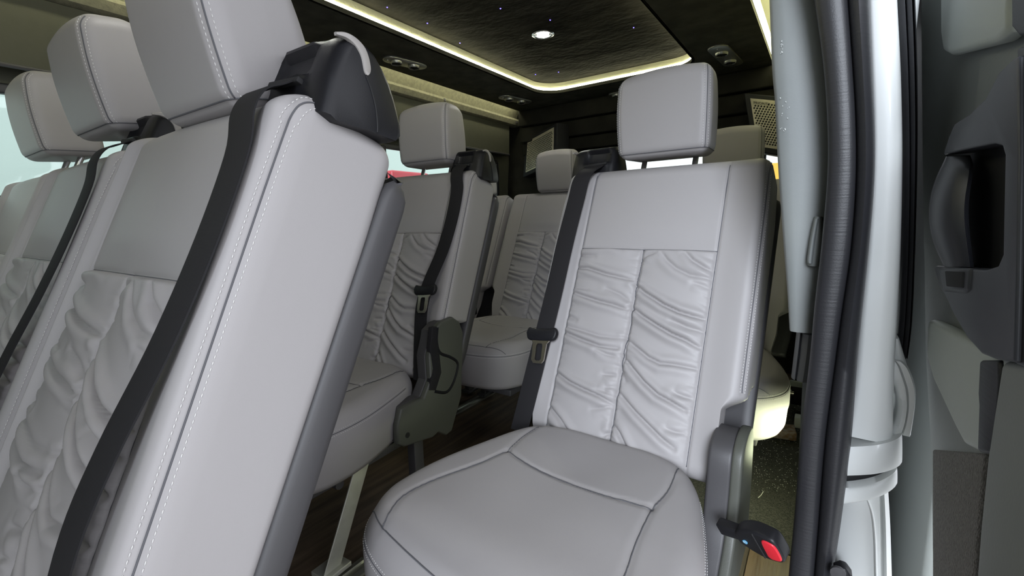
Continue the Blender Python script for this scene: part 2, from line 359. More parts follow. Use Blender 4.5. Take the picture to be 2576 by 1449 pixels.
def head_lines(stitch, sides=(-1, 1)):
    mb = MB()
    for s in sides:
        for k in ((-.007, .007) if stitch else (0,)):
            path = []
            for a in np.linspace(-1, 1, 110):            # up the front edge and over the top
                ang = math.radians(-8+a*98) if False else None
            up_ = [cast(BV_HEAD, (s*(.217+k*.9), -.352+k*.35*0, z), (-s*.4, 1, 0), .0004 if stitch else .0000) for z in np.linspace(-.088, .084, 60)]
            ov = []
            for q in np.linspace(0, 1, 26):
                an = q*math.pi/2; ov.append(cast(BV_HEAD, (s*(.101-k*.5)+s*.2, -.30*math.cos(an)-.025+.0, .05+.30*math.sin(an)), (-s*.2, .30*math.cos(an)*.99, -.30*math.sin(an)), .0004 if stitch else -.0002))
            path = [p for p in up_ if p]
            (dashes(mb, path) if stitch else mb.tube(path, .0011, 5))
    if not stitch:
        pr_ = []
        for a in np.linspace(math.radians(-205), math.radians(25), 110):
            p = cast(BV_HEAD, (.3*math.cos(a), .3*math.sin(a), -.088), (-math.cos(a), -math.sin(a), 0), .0002)
            if p: pr_.append(p)
        mb.tube(pr_, .0011, 5)
    return mb
_a = head_lines(False); ME_HSEAM = fixn(pymesh('seam', _a.V, _a.F)); ME_HST = [fixn(pymesh('stitching', q.V, q.F)) for q in (head_lines(True, (s,)) for s in (-1, 1))]
# cushion
HO = [(0, -.015), (.10, -.02), (.165, -.045), (.20, -.09), (.232, -.18), (.258, -.28), (.264, -.36), (.250, -.43), (.205, -.485), (.12, -.515), (0, -.525)]
OUT = spl(HO + [(-x, y) for x, y in HO[-2::-1]], 181)[:-1]
CC = np.array([0, -.26]); ZT, ZB = 0.402, 0.238
CSEAM = [[(-.140, -.20), (-.155, -.27), (-.185, -.35), (-.190, -.42), (-.165, -.478)], [(.160, -.215), (.168, -.30), (.180, -.38), (.172, -.44), (.150, -.488)],
         [(-.140, -.20), (-.09, -.216), (-.037, -.223), (.054, -.226), (.10, -.225), (.160, -.215)], [(-.140, -.20), (-.15, -.13), (-.150, -.05)], [(.160, -.215), (.165, -.15), (.155, -.06)],
         [(-.238, -.445), (-.165, -.478), (-.05, -.497), (.05, -.500), (.150, -.488), (.225, -.465)]]
CSEAM = [spl(c, 14) for c in CSEAM]
def cushion_z(X, Y):
    Z = np.zeros(X.shape)
    Z += -0.010*np.exp(-((X/.10)**2+((Y+.20)/.13)**2)) + 0.006*np.exp(-((Y+.43)/.06)**2)
    for c in CSEAM: d, _, _ = dist_poly(X, Y, c); Z += -.0032*np.exp(-(d/.0045)**2)
    return Z
def cushion_mesh():
    rings = []
    prof = [(0.030, ZB), (.012, ZB+.004), (.003, ZB+.02), (0.0, ZB+.06), (-.003, ZT-.09)]
    for a in np.linspace(0, math.pi/2, 8): prof.append((-.003+.047*(1-math.cos(a)), ZT-.050+.050*math.sin(a)-.004*(1-math.sin(a))))
    dirs = OUT-CC; ln = np.linalg.norm(dirs, axis=1, keepdims=True); un = dirs/ln
    for ins, z in prof:
        Q = CC+un*(ln-ins); rings.append(np.column_stack([Q, np.full(len(Q), z)]))
    base = CC+un*(ln-.044)
    for t in np.linspace(1, 0, 44)[1:-1]:
        Q = CC+(base-CC)*t; rings.append(np.column_stack([Q, np.full(len(Q), ZT+.010*(1-t*t))]))
    R = np.array(rings); Rz = R[:, :, 2]; k = sm(ZT-.02, ZT-.002, Rz); Rz += k*cushion_z(R[:, :, 0], R[:, :, 1])
    # front drops a little, rear rises under the backrest
    V = R.reshape(-1, 3).tolist(); n = len(OUT); F = []
    for i in range(len(rings)-1):
        for j in range(n): F.append((i*n+j, i*n+(j+1) % n, (i+1)*n+(j+1) % n, (i+1)*n+j))
    V.append((CC[0], CC[1], ZT+.010+float(cushion_z(np.array([0.]), np.array([CC[1]]))[0]))); m = len(V)-1
    for j in range(n): F.append(((len(rings)-1)*n+j, (len(rings)-1)*n+(j+1) % n, m))
    F.append(tuple(range(n))[::-1])
    return fixn(pymesh('cushion', V, F))
ME_CUSH = cushion_mesh(); BV_CUSH = bvh_of(ME_CUSH)
def cush_lines():
    mb = MB(); st = MB()
    for c in CSEAM:
        mb.tube([p for p in (cast(BV_CUSH, (q[0], q[1], 1), (0, 0, -1), .0004) for q in spl(c, 50)) if p], .0010, 5)
    dirs = OUT-CC; L = np.linalg.norm(dirs, axis=1)
    for k, lst in ((0, mb), (-.006, st), (.006, st)):
        path = []
        for q, d, l in zip(OUT, dirs, L):
            if q[1] > -.10: continue
            u = d/l; p = cast(BV_CUSH, (q[0]+u[0]*.15, q[1]+u[1]*.15, ZT-.034+k+.11), (-u[0]*.8, -u[1]*.8, -.6), .0004 if k else -.0002)
            if p: path.append(p)
        (mb.tube(path, .0010, 5) if k == 0 else dashes(st, path))
    return mb, st
_a, _b = cush_lines(); ME_CSEAM = fixn(pymesh('seam', _a.V, _a.F)); ME_CST = fixn(pymesh('stitching', _b.V, _b.F))

def ribbon(pts, wid, thick, dirs, name, m, parent):
    """webbing: centre points, width vector per point, thickness"""
    P = spl(pts, 60); D = spl(dirs, 60); rings = []
    for i in range(60):
        d = Vector(D[i]).normalized(); t = Vector(P[min(i+1, 59)]-P[max(i-1, 0)]).normalized(); n = d.cross(t).normalized()*thick/2; c = Vector(P[i]); w = d*(wid/2)
        rings.append([(c-w-n)[:], (c-w*.9-n*1.5)[:], (c+w*.9-n*1.5)[:], (c+w-n)[:], (c+w+n)[:], (c+w*.9+n*1.5)[:], (c-w*.9+n*1.5)[:], (c-w+n)[:]])
    return MB().loft(rings).build(name, m, parent, ang=60)
def shell_mesh():
    rings = []
    for v in np.linspace(-.08, .545, 50):
        th = 0.112+0.052*max(v, 0); e = min((.545-v)/.035, 1); e = math.sqrt(max(1-(1-e)**2, 0.02)); hw = .242-.02*(1-e)-.012*sm(.02, -.08, v)
        f0 = th-.012+.026*(1-e); b0 = th+.028*e+.004
        sec = []
        for s in (-1, 1):
            q = [(s*(hw-.02), f0+.004), (s*(hw-.002), f0), (s*(hw+.002), f0+.008), (s*(hw+.001), b0-.016), (s*(hw-.006), b0-.005), (s*(hw-.02), b0), (s*.08, b0+.008)]
            sec += q if s == 1 else q[::-1]
        rings.append([(x, y, v) for x, y in sec])
    return fixn(pymesh('back_shell', MB().loft(rings).V, MB().loft(rings).F))
ME_SHELL = shell_mesh()
def guide_parts(s, parent, rot):
    """black belt exit on the shoulder corner, side s"""
    A_ = [(.022, .548), (.017, .584), (.012, .5905), (.018, .594), (.026, .600), (.027, .612), (.026, .624), (.017, .631), (.017, .635)]
    B_ = [(.022, .548), (.019, .584), (.0185, .5905), (.0185, .594), (.0185, .600), (.019, .612), (.0195, .624), (.0205, .631), (.022, .635)]
    top = [(.026, .641), (.034, .6465), (.046, .6495), (.060, .6485), (.076, .642), (.092, .632), (.106, .619), (.118, .604), (.127, .590), (.131, .578)]
    bot = [(.118, .573), (.100, .568), (.080, .563), (.060, .556), (.042, .550)]; c = np.array([.072, .59]); rings = []
    for u in [.120, .124, .130, .136, .141, .146, .16, .175, .19, .198, .203, .209, .216, .224, .232, .239, .244, .247]:
        w = float(sm(.136, .146, u)*sm(.209, .199, u)); k = .016*(1-min(1, (u-.120)/.014))**2 + (.013*(1-math.sqrt(max(1-((u-.218)/.029)**2, 0))) if u > .218 else 0)
        ring = []
        for a, b in zip(A_, B_):
            p = np.array(a)*w+np.array(b)*(1-w); ring.append((s*u, p[0]+k*.9, p[1]-(0 if p[1] < .56 else k*.3)))
        for q in top: d = c-np.array(q); d /= np.linalg.norm(d); ring.append((s*u, q[0]+d[0]*k, q[1]+d[1]*k))
        for q in bot: ring.append((s*u, q[0], q[1]-.004))
        rings.append(ring)
    g = MB().loft(rings).build('belt_guide', BLACK, parent, ang=42); g.rotation_euler = rot; g.location = Vector((0, 0, ZS)) + Matrix.Rotation(rot[0], 3, 'X') @ Vector((0, 0, .008))
    MB().box((s*.1725, .0175, .5865), (.031, .006, .0032), Matrix.Rotation(math.radians(5)*s, 4, 'Y'), r=.001).build('slot', DARK, g)
    q = spl([(.013, .628), (.024, .6345), (.036, .636), (.047, .632), (.055, .622), (.058, .613)], 24); rings = []
    for i, p in enumerate(q):
        t = q[min(i+1, 23)]-q[max(i-1, 0)]; t /= np.linalg.norm(t); nrm = np.array([-t[1], t[0]]); e = .0054*min(1, .25+i*.06)*math.sqrt(max(.08, 1-max(0, (i-18)/5.2)**2))
        f_ = lambda k, u: (s*u, p[0]+nrm[0]*k, p[1]+nrm[1]*k); rings.append([f_(-e, .2462), f_(-e*.8, .2484), f_(e*.8, .2484), f_(e*1.3, .2462), f_(e, .244), f_(-e, .244)])
    MB().loft(rings).build('inset', INSET, g, ang=50)
    MB().tube([(s*.2474, a, b) for a, b in spl([(.058, .612), (.068, .603), (.080, .588), (.088, .572), (.091, .563)], 20)], .0011, 5).build('joint_line', DARK, g)
    return g
SIDEP = [(1085, 862), (1090, 832), (1110, 812), (1140, 800), (1158, 812), (1168, 840), (1163, 1000), (1137, 1088), (1122, 1100), (1100, 1092), (1085, 1105), (1010, 1128), (992, 1122), (990, 1075), (1000, 1032), (1040, 1012), (1062, 1005), (1080, 960), (1076, 900)]
def side_poly():
    out = []
    for p in SIDEP:
        q = onx(*p, -1.121+.25); out.append((q[1]-.90, q[2]-.03))
    return out
SPOLY = side_poly()
def side_cover(s, parent, knob=True):
    if not knob:                                     # plain moulded upright of the doorway seat
        PL = [tuple(p) for p in spl([(.055, .215), (.062, .34), (.056, .43), (.035, .462), (.0, .468), (-.035, .460), (-.058, .435), (-.068, .37), (-.085, .31), (-.125, .262), (-.16, .232), (-.16, .205), (-.05, .195), (.055, .215)], 60)[:-1]]
        c = MB().prism([(s*.236, y, z) for y, z in PL], (s*.018, 0, 0), .005, 4).build('hinge_cover', COVER, parent, ang=35)
        MB().prism([(s*.198, -.05+(y+.05)*.94, .33+(z-.33)*.965) for y, z in PL], (s*.040, 0, 0), .006, 4).build('inner_shield', SHELL, c, ang=35)
        return c
    mb = MB().prism([(s*.234, y, z) for y, z in SPOLY], (s*.020, 0, 0), .006, 4)
    c = mb.build('hinge_cover', COVER, parent, ang=35)
    cy, cz = -.06, .36
    MB().prism([(s*.203, cy+(y-cy)*.965, cz+(z-cz)*.975) for y, z in SPOLY], (s*.034, 0, 0), .005, 4).build('inner_shield', SHELL, c, ang=35)
    sp_ = lambda L: [(p[1]-.90, p[2]-.03) for p in (onx(*q, -1.121+.25) for q in L)]
    lp = spl(sp_([(1097, 826), (1095, 862), (1104, 890), (1131, 901), (1149, 913), (1151, 930), (1139, 967), (1121, 990), (1090, 988)]), 50)
    MB().tube([(s*.2530, y, z) for y, z in lp], .0048, 8).build('recess_rim', BLACK, c)
    MB().prism([(s*.240, y, z) for y, z in sp_([(1083, 826), (1095, 823), (1093, 862), (1102, 892), (1107, 940), (1092, 985), (1074, 985), (1085, 930), (1077, 880)])], (s*.016, 0, 0), .002).build('lap_strap', BELT, c)
    MB().lathe([(.0, .001), (.0075, .001), (.0075, -.004), (0, -.004)], (s*.2545, -.155, .262), (s, 0, 0), 16).build('bolt_hole', DARK, c)
    return c
def legs(parent, front=True):
    for s in ((-1, 1) if front else ()):
        a = Vector((s*.215, -.26, .262)); b = Vector((s*.215, -.385, .012)); w = Vector((0, .025, .004)); mb = MB()
        mb.prism([(a-w)[:], (a+w)[:], (b+w)[:], (b-w)[:]], (s*.004, 0, 0), .001)
        mb.prism([(a+w)[:], (a+w+Vector((0, .004, 0)))[:], (b+w+Vector((0, .004, 0)))[:], (b+w)[:]], (-s*.028, 0, 0), .001)
        mb.box((s*.205, -.375, .012), (.028, .035, .006), r=.002)
        mb.build('front_leg', STEEL, parent, ang=30)
        mb = MB(); mb.box((s*.205, -.08, .125), (.014, .018, .115), r=.002); mb.box((s*.205, -.08, .012), (.026, .035, .006), r=.002); mb.box((s*.19, -.08, .225), (.02, .025, .012), r=.003)
        mb.build('rear_leg', SHELL, parent, ang=30)
    mb = MB().box((0, -.24, .215), (.20, .19, .012), r=.004); mb.tube([(-.2, -.09, .20), (.2, -.09, .20)], .012, 10); mb.tube([(-.2, -.33, .20), (.2, -.33, .20)], .012, 10)
    mb.build('seat_frame', SHELL, parent, ang=30)
def tongue(parent, loc, R, name='latch_tongue'):
    mb = MB(); pts = spl([(-.040, .004), (-.034, .014), (-.020, .012), (.020, .012), (.034, .014), (.040, .004), (.034, -.008), (.018, -.011), (-.018, -.011), (-.034, -.008), (-.040, .004)], 40)[:-1]
    mb.prism([(x, -.007, z) for x, z in pts], (0, .012, 0), .004); t = mb.build(name, BLACK, parent, ang=35)
    m2 = MB(); o = [(-.024, -.008), (.026, -.008), (.017, -.016), (.0145, -.046), (.009, -.052), (-.012, -.052), (-.018, -.046), (-.019, -.016)]; i_ = [(-.006, -.016), (.005, -.016), (.007, -.020), (.007, -.044), (.003, -.047), (-.006, -.047), (-.009, -.044), (-.009, -.020)]
    V = [(x, y, z) for y in (-.005, -.002) for x, z in o]+[(x, y, z) for y in (-.005, -.002) for x, z in i_]; Fm = []
    for k in range(8):
        l = (k+1) % 8; Fm += [(k, l, 16+l, 16+k), (8+k, 24+k, 24+l, 8+l), (k, 8+k, 8+l, l), (16+k, 16+l, 24+l, 24+k)]
    m2.add(V, Fm); m2.build('tongue_plate', TANG, t, smooth=False)
    t.matrix_local = Matrix.Translation(loc) @ R @ Matrix.Diagonal((1.05, 1.2, 1.3, 1))
    return t
def buckle(parent, s=1):
    """stalk and receiver standing out beside the cushion"""
    b = MB(); b.prism([(0, -.010, -.013), (.05, -.010, -.011), (.05, -.010, .011), (0, -.010, .013)], (0, .020, 0), .004)
    st = b.build('buckle_stalk', BLACK, parent, ang=35)
    o = spl([(.040, .012), (.052, .022), (.075, .030), (.098, .028), (.113, .021), (.116, 0), (.113, -.022), (.098, -.030), (.075, -.030), (.052, -.020), (.040, -.012), (.038, 0), (.040, .012)], 50)[:-1]
    body = MB().prism([(x, -.014, z) for x, z in o], (0, .028, 0), .006, 4).build('buckle_body', BLACK, st, ang=35)
    return st, body
def make_seat(name, pose, side, label, raise_=0.0, htilt=20, hu=.0, detail=2, group=None, belt_pts=None, tong=None, hoff=0.0, knob=True, with_buckle=False, cs=1.0, low=False, hs=1.0, gleg=True, cover=True):
    x, y, z, th, ya = pose
    r = empty(name, (x, y, z-ZS), math.radians(ya)); tag(r, label, 'seat', group)
    rot = (-math.radians(th), 0, 0)
    def part(n, me, m, p=r, at=True):
        o = link(n, me, m, p)
        if at: o.location = (0, 0, ZS); o.rotation_euler = rot
        return o
    b = part('backrest', ME_BACK2 if low else ME_BACK, LEATHER); part('seam', ME_SEAM, SEAMC, b, False); [part('stitching', q, THREAD, b, False) for q in ME_STITCH[1 if low else 0:]]; [part('corner_seam', q, SEAMC, b, False) for q in ME_CS[1 if low else 0:]]
    bs = part('back_shell', ME_SHELL, SHELL)
    if low: bs.scale = (.86, 1, 1); bs.location.x = .034
    hd = link('headrest', ME_HEAD, LEATHER, r); T = Matrix.Translation((0, 0, ZS)) @ Matrix.Rotation(-math.radians(th), 4, 'X')
    hd.matrix_local = T @ Matrix.Scale(1, 4) @ Matrix.Translation((hu, .045-.004, .585+raise_)) @ Matrix.Rotation(math.radians(htilt), 4, 'X') @ Matrix.Translation((0, hoff, .100)) @ Matrix.Diagonal((hs, 1, 1, 1))
    link('seam', ME_HSEAM, SEAMC, hd); [link('stitching', q, THREAD, hd) for q in ME_HST]
    for s in (-1, 1):
        mb = MB().tube([(hu+s*.062, .055, .54), (hu+s*.062, .055, .62+raise_)], .0065, 12); po = mb.build('headrest_post', CHROME, r); po.location = (0, 0, ZS); po.rotation_euler = rot
        p2 = MB().lathe([(.0, .0), (.021, 0), (.019, .006), (.011, .013), (0, .013)], (hu+s*.062, .055, .568)).build('post_collar', BLACK, r); p2.location = (0, 0, ZS); p2.rotation_euler = rot
    if side:
        g = guide_parts(side, r, rot)
        if belt_pts is None:
            U = [(.170, .596, -.030), (.170, .593, -.015), (.173, .580, -.003), (.179, .560, .014), (.185, .532, .025), (.189, .48, .027), (.195, .37, .026), (.198, .22, .026), (.204, .08, .026), (.212, -.02, .020), (.222, -.10, .01)] if side < 0 else \
                [(.172, .596, -.030), (.172, .593, -.015), (.176, .580, -.003), (.183, .560, .014), (.191, .532, .025), (.200, .49, .026), (.202, .40, .026), (.193, .30, .028), (.168, .20, .030), (.160, .12, .030), (.175, .02, .024), (.200, -.09, .02)]
            belt_pts = [(side*u, -(w-.009*float(sm(.56, .50, v))), v) for u, v, w in U]
        bd = [(1, -.10*side if 0 else 0, 0)]*len(belt_pts)
        bb = ribbon(belt_pts, .047, .0016, bd, 'belt_webbing', BELT, r); bb.location = (0, 0, ZS); bb.rotation_euler = rot
        if tong is not None:
            v = tong; Pp = np.array(belt_pts); k = np.argsort(-Pp[:, 2]); uu = np.interp(-v, -Pp[k, 2], Pp[k, 0]); ww = np.interp(-v, -Pp[k, 2], Pp[k, 1])
            tongue(r, (0, 0, 0), T @ Matrix.Translation((uu, ww-.004, v)) @ Matrix.Rotation(math.radians(-6), 4, 'Y'))
    c = link('cushion', ME_CUSH, LEATHER, r); link('seam', ME_CSEAM, SEAMC, c); link('stitching', ME_CST, THREAD, c)
    hc = side_cover(1, r, knob) if cover else None
    if low and hc: hc.location.z -= .05
    c.scale = (cs, 1, 1)
    legs(r, gleg)
    return r

seats = {}
seats['B'] = make_seat('passenger_seat', BP, -1, 'single pale grey leather seat nearest the open doorway, seen from its front', raise_=.024, htilt=25, hu=.004, tong=.13, cs=.97, knob=False)
seats['A1'] = make_seat('passenger_seat', (-.668, .034, ZS+.020, 24.0, .7), 1, 'large grey leather seat closest to the camera, black belt running down its near side', raise_=.0, htilt=33, hu=.045, cs=.93, low=True, hs=.88)
seats['A2'] = make_seat('passenger_seat', (-1.205, .045, ZS+.020, 24.0, .7), 1, 'middle grey leather seat of the near left row, bright lit headrest with double stitching', raise_=.050, htilt=31, hu=.055, cs=.90, low=True, cover=False)
seats['A3'] = make_seat('passenger_seat', (-1.690, .045, ZS+.020, 24.0, .7), 0, 'seat at the far left beside the pale window, dim headrest partly hidden', raise_=.050, htilt=28, hu=.055, cs=.90, low=True, cover=False)
seats['D'] = make_seat('passenger_seat', (-1.130, .896, ZS+.03, 21.5, 3.0), 1, 'grey leather seat in the middle across the aisle, dark hinge cover on its side', raise_=.028, htilt=19.5, hu=.03, tong=.17)
seats['E'] = make_seat('passenger_seat', (-1.086, 1.698, ZS+.01, 24.5, -1.0), 0, 'back row seat seen between the two belted seats, deeply gathered backrest', raise_=0, htilt=28, hu=.012, cs=.93, hs=.95)
seats['F'] = make_seat('passenger_seat', (-1.59, 1.70, ZS+.01, 24.5, -1.0), 0, 'back row seat beside the far wall, mostly hidden behind the middle seat', raise_=.0, htilt=28, cs=.93, cover=False)
seats['G'] = make_seat('passenger_seat', (-.315, 1.78, ZS-.0, 21, 0), 0, 'dark shaded seat right behind the doorway seat, only its right edge showing', raise_=.01, htilt=24, gleg=False, cover=False)
# buckle beside the doorway seat
def door_buckle():
    r = seats['B']; p = onx(1805, 1322, -.338+.235)
    st, body = buckle(r)
    P0 = Vector(onpl(1812, 1322, (0, .74, 0), np.array([0, 1, 0]))); P1 = Vector(onpl(1972, 1375, (0, .70, 0), np.array([0, 1, 0])))
    x = (P1-P0); L = x.length; x.normalize(); yv = Vector((.0, 1, .35)); z = x.cross(yv).normalized(); yv = z.cross(x)
    sc = L/.116; M = Matrix([[*(x*sc), 0], [*(yv*sc), 0], [*(z*sc), 0], [0, 0, 0, 1]]).transposed(); M.translation = P0
    bpy.context.view_layer.update()
    st.matrix_local = r.matrix_world.inverted() @ M
    o = spl([(.088, -.017), (.094, -.022), (.108, -.020), (.1125, -.012), (.1130, .010), (.108, .018), (.096, .020), (.090, .012), (.088, -.017)], 40)[:-1]
    MB().prism([(x_, -.0165, z_) for x_, z_ in o], (0, .012, 0), .0025).build('release_button', RED, body, ang=35)['label'] = 'red release button'
    MB().prism([(x_, -.0155, z_) for x_, z_ in ((.078, -.027), (.081, -.027), (.081, .027), (.078, .027))], (0, .01, 0), .001).build('edge_groove', DARK, body)
    MB().lathe([(0, .0), (.0042, 0), (.0042, .001), (0, .001)], (.055, -.0142, -.001), (0, -1, 0), 20).build('sticker', BLUE, body)
    t = MB(); 
    for a, b_ in (((.0535, .0015), (.0535, -.0025)), ((.0525, .0), (.0545, .0)), ((.0560, .0012), (.0575, .0012)), ((.0575, .0012), (.0560, -.002)), ((.0560, -.002), (.0575, -.002))):
        t.tube([(a[0], -.0155, a[1]), (b_[0], -.0155, b_[1])], .00025, 4)
    t.build('sticker_mark', WFLAKE, body)
door_buckle()
# small red buckle between the back row seats
def small_buckle(pose):
    r = seats['E']
    mb = MB().box((-.252, -.10, .44), (.014, .020, .045), r=.005); o = mb.build('buckle', BLACK, r)
    MB().box((-.252, -.105, .487), (.010, .016, .004), r=.002).build('release_button', RED, o)
small_buckle(None)

# ------------------------------------------------------------ THE VAN SHELL
def struct(o): o['kind'] = 'structure'; return o
def Zr(z): return ZC+z
struct(MB().box((-.93, .9, -.02), (1.05, 2.0, .02)).build('floor', WOODD, smooth=False))
# ceiling: dropped soffit with a recessed, backlit centre panel
X0, X1, Y0, Y1 = -1.39, -.55, -1.2, 2.39
def opening(x0, x1, y0, y1, r, n=10):
    pts = []
    for cx, cy, a0 in ((x1-r, y1-r, 0), (x0+r, y1-r, 90), (x0+r, y0+r, 180), (x1-r, y0+r, 270)):
        for k in range(n+1): a = math.radians(a0+90*k/n); pts.append((cx+r*math.cos(a), cy+r*math.sin(a)))
    return pts
inn = opening(X0, X1, Y0, Y1, .13); out_ = opening(-1.715, -.255, -1.4, 2.68, .01)
def ringplate(inn, out_, z0, z1):
    n = len(inn); V = [(x, y, z) for z in (z0, z1) for x, y in out_] + [(x, y, z) for z in (z0, z1) for x, y in inn]; F = []
    for k in range(n):
        l = (k+1) % n; F += [(k, l, 2*n+l, 2*n+k), (n+k, 3*n+k, 3*n+l, n+l), (k, n+k, n+l, l), (2*n+k, 2*n+l, 3*n+l, 3*n+k)]
    return V, F
mb = MB(); mb.add(*ringplate(inn, out_, Zr(.70), Zr(.716))); soff = struct(mb.build('ceiling', SUEDE3, smooth=True, ang=30))
wide = opening(X0-.03, X1+.03, Y0-.03, Y1+.03, .15)
MB().prism([(x, y, Zr(.757)) for x, y in opening(X0-.05, X1+.05, Y0-.05, Y1+.05, .15)], (0, 0, .015)).build('recessed_panel', SUEDE, soff, smooth=False)
def rim(path, z0, z1, th, name, m, parent):
    n = len(path); cx = sum(p[0] for p in path)/n; cy = sum(p[1] for p in path)/n; rings = []
    mb = MB(); P = [Vector((x, y)) for x, y in path]; V = []; F = []
    for i in range(n):
        t = (P[(i+1) % n]-P[i-1]).normalized(); nn = Vector((t.y, -t.x)); a = P[i]; b = P[i]+nn*th
        V += [(a.x, a.y, z0), (b.x, b.y, z0), (b.x, b.y, z1), (a.x, a.y, z1)]
    for i in range(n):
        j = (i+1) % n
        for k in range(4): l = (k+1) % 4; F.append((4*i+k, 4*j+k, 4*j+l, 4*i+l))
    return mb.add(V, F).build(name, m, parent, ang=40)
rim(opening(X0-.012, X1+.012, Y0-.012, Y1+.012, .14), Zr(.700), Zr(.757), -.004, 'cove_riser', CREAM, soff)
led = rim(opening(X0-.006, X1+.006, Y0-.006, Y1+.006, .135), Zr(.717), Zr(.729), .004, 'led_strip', LED, None)
tag(led, 'warm glowing light strip around the recessed middle of the ceiling', 'light strip')
rim(opening(X0-.001, X1+.001, Y0-.001, Y1+.001, .131), Zr(.700), Zr(.706), .006, 'lip', BEIGE, soff)
lo = MB().box((-.240, 1.93, Zr(.706)), (.009, .72, .005), r=.001).build('led_strip', LEDW); tag(lo, 'bright light strip along the outer ceiling edge above the doorway', 'light strip')
ll = MB().box((-1.726, .65, Zr(.722)), (.004, 2.0, .005), r=.001).build('led_strip', LED); tag(ll, 'light strip behind the ceiling edge above the window blinds', 'light strip')
cl = MB().box((-.008, 1.31, .262), (.004, .13, .012), r=.002).build('courtesy_light', LEDR); tag(cl, 'small courtesy light low on the inner wall behind the doorway seal', 'light')
# roof over everything, side linings
MB().box((-.98, .65, Zr(.80)), (1.15, 2.1, .015)).build('roof_skin', SUEDE, soff, smooth=False)
def sweepY(sec, y0, y1, name, m, parent=None):   # closed section in x,z swept along y
    return MB().loft([[(x, y, z) for x, z in sec] for y in (y0, y1)]).build(name, m, parent, ang=35)
struct(sweepY([(-1.72, Zr(.785)), (-1.755, Zr(.765)), (-1.80, Zr(.71)), (-1.815, Zr(.68)), (-1.84, Zr(.68)), (-1.84, Zr(.79))], -1.4, 2.85, 'trim_1', BEIGE))
struct(sweepY([(-.262, Zr(.785)), (-.20, Zr(.78)), (-.13, Zr(.74)), (-.08, Zr(.62)), (-.05, Zr(.40)), (-.02, Zr(.40)), (-.04, Zr(.79))], .85, 2.85, 'trim_2', CREAM))
# left wall with two window openings
wl = MB()
def wallseg(y0, y1, z0, z1, mb=wl):
    def X(z): return -1.885-.08*max(0, min(1, (1.25-z)/.9))
    mb.prism([(X(z0), y0, z0), (X(z0), y1, z0), (X(z1), y1, z1), (X(z1), y0, z1)], (-.03, 0, 0))
WB, WT = .93, Zr(.385)
wallseg(-1.4, 2.8, 0, WB); wallseg(-1.4, 2.8, WT, Zr(.80)); wallseg(-1.4, -.25, WB, WT); wallseg(.62, 1.60, WB, WT); wallseg(2.58, 2.8, WB, WT)
struct(wl.build('wall_left', OLIVE, smooth=False))
for n_, (y0, y1) in enumerate(((-.25, .62), (1.60, 2.58))):
    f = MB(); X = -1.895
    for a, b in (((X, (y0+y1)/2, WT), (.012, (y1-y0)/2, .014)), ((X, (y0+y1)/2, WB), (.03, (y1-y0)/2, .014)), ((X, y0, (WT+WB)/2), (.012, .014, (WT-WB)/2)), ((X, y1, (WT+WB)/2), (.012, .014, (WT-WB)/2))): f.box(a, b, r=.004)
    fo = struct(f.build('window_%d' % (n_+1), RUBBER))
    MB().box((-1.912, (y0+y1)/2, (WT+WB)/2), (.003, (y1-y0)/2, (WT-WB)/2)).build('pane', GLASS, fo, smooth=False)
# blind rail and roller blinds
rail = empty('blind_rail', (-1.80, 2.0, Zr(.65))); tag(rail, 'long beige rail under the ceiling edge carrying the window blinds', 'rail')
def R_(o, r): o.location = -Vector(r.location); return o
R_(sweepY([(-1.775, Zr(.668)), (-1.770, Zr(.655)), (-1.778, Zr(.628)), (-1.79, Zr(.620)), (-1.835, Zr(.620)), (-1.835, Zr(.672))], -1.2, 2.70, 'rail_body', BEIGE, rail), rail)
R_(MB().box((-1.775, 1.95, Zr(.655)), (.006, .008, .008), r=.002).build('rail_clip', SHELL, rail), rail); R_(MB().box((-1.775, 2.66, Zr(.645)), (.006, .012, .008), r=.002).build('rail_clip', SHELL, rail), rail)
for (y0, y1, lab) in ((-1.2, .95, 'flat olive blind drawn half down over the far left window'), (1.05, 2.61, 'flat olive blind half down behind the middle seat headrest')):
    bl = MB().prism([(-1.800, y0, Zr(.6185)), (-1.800, y1, Zr(.6185)), (-1.805, y1, Zr(.432)), (-1.805, y0, Zr(.432))], (-.004, 0, 0), 0).build('roller_blind', OLIVE, smooth=False); tag(bl, lab, 'window blind')
    MB().tube([(-1.806, y0, Zr(.430)), (-1.806, y1, Zr(.430))], .006, 8).build('hem_bar', SHELL, bl)
# rear corner cap at the end of the left lining
struct(MB().prism([tuple(ony(*p, 2.66)) for p in ((1322, 330), (1330, 293), (1348, 290), (1352, 300), (1330, 330), (1318, 338))], (0, .02, 0), .002).build('trim_3', OLIVE))
struct(MB().box((-.93, -1.5, .62), (1.05, .03, .67)).build('wall_front_light_block', TRIMG, smooth=False)); struct(MB().box((-.93, -1.5, 1.55), (1.05, .03, .15)).build('trim_light_block', OLIVE, smooth=False))  # unseen front partition and its top strip, added to block daylight
struct(MB().box((.07, -1.30, .80), (.03, .20, .82)).build('wall_right_light_block', TRIMG, smooth=False)); MB().box((-.9, -1.45, 1.34), (1.0, .003, .06)).build('window_5', GLASS, smooth=False)['kind'] = 'structure'  # unseen side wall and narrow front pane, added and sized to limit daylight
d2 = empty('downlight', (-.955, .42, Zr(.757))); tag(d2, 'round recessed spotlight over the nearest seat row, above the picture', 'ceiling light')
MB().lathe([(.036, 0), (.046, -.001), (.047, -.004), (.040, -.007), (.032, -.004), (.031, 0)], (0, 0, 0), (0, 0, 1), 36).build('chrome_ring', CHROME, d2)
for k in range(4):
    a = math.pi/2*k+.3; MB().lathe([(0, -.003), (.0095, -.003), (.0085, -.008), (0, -.0095)], (.0155*math.cos(a), .0155*math.sin(a), 0), (0, 0, 1), 16).build('light_point', DOWN, d2)
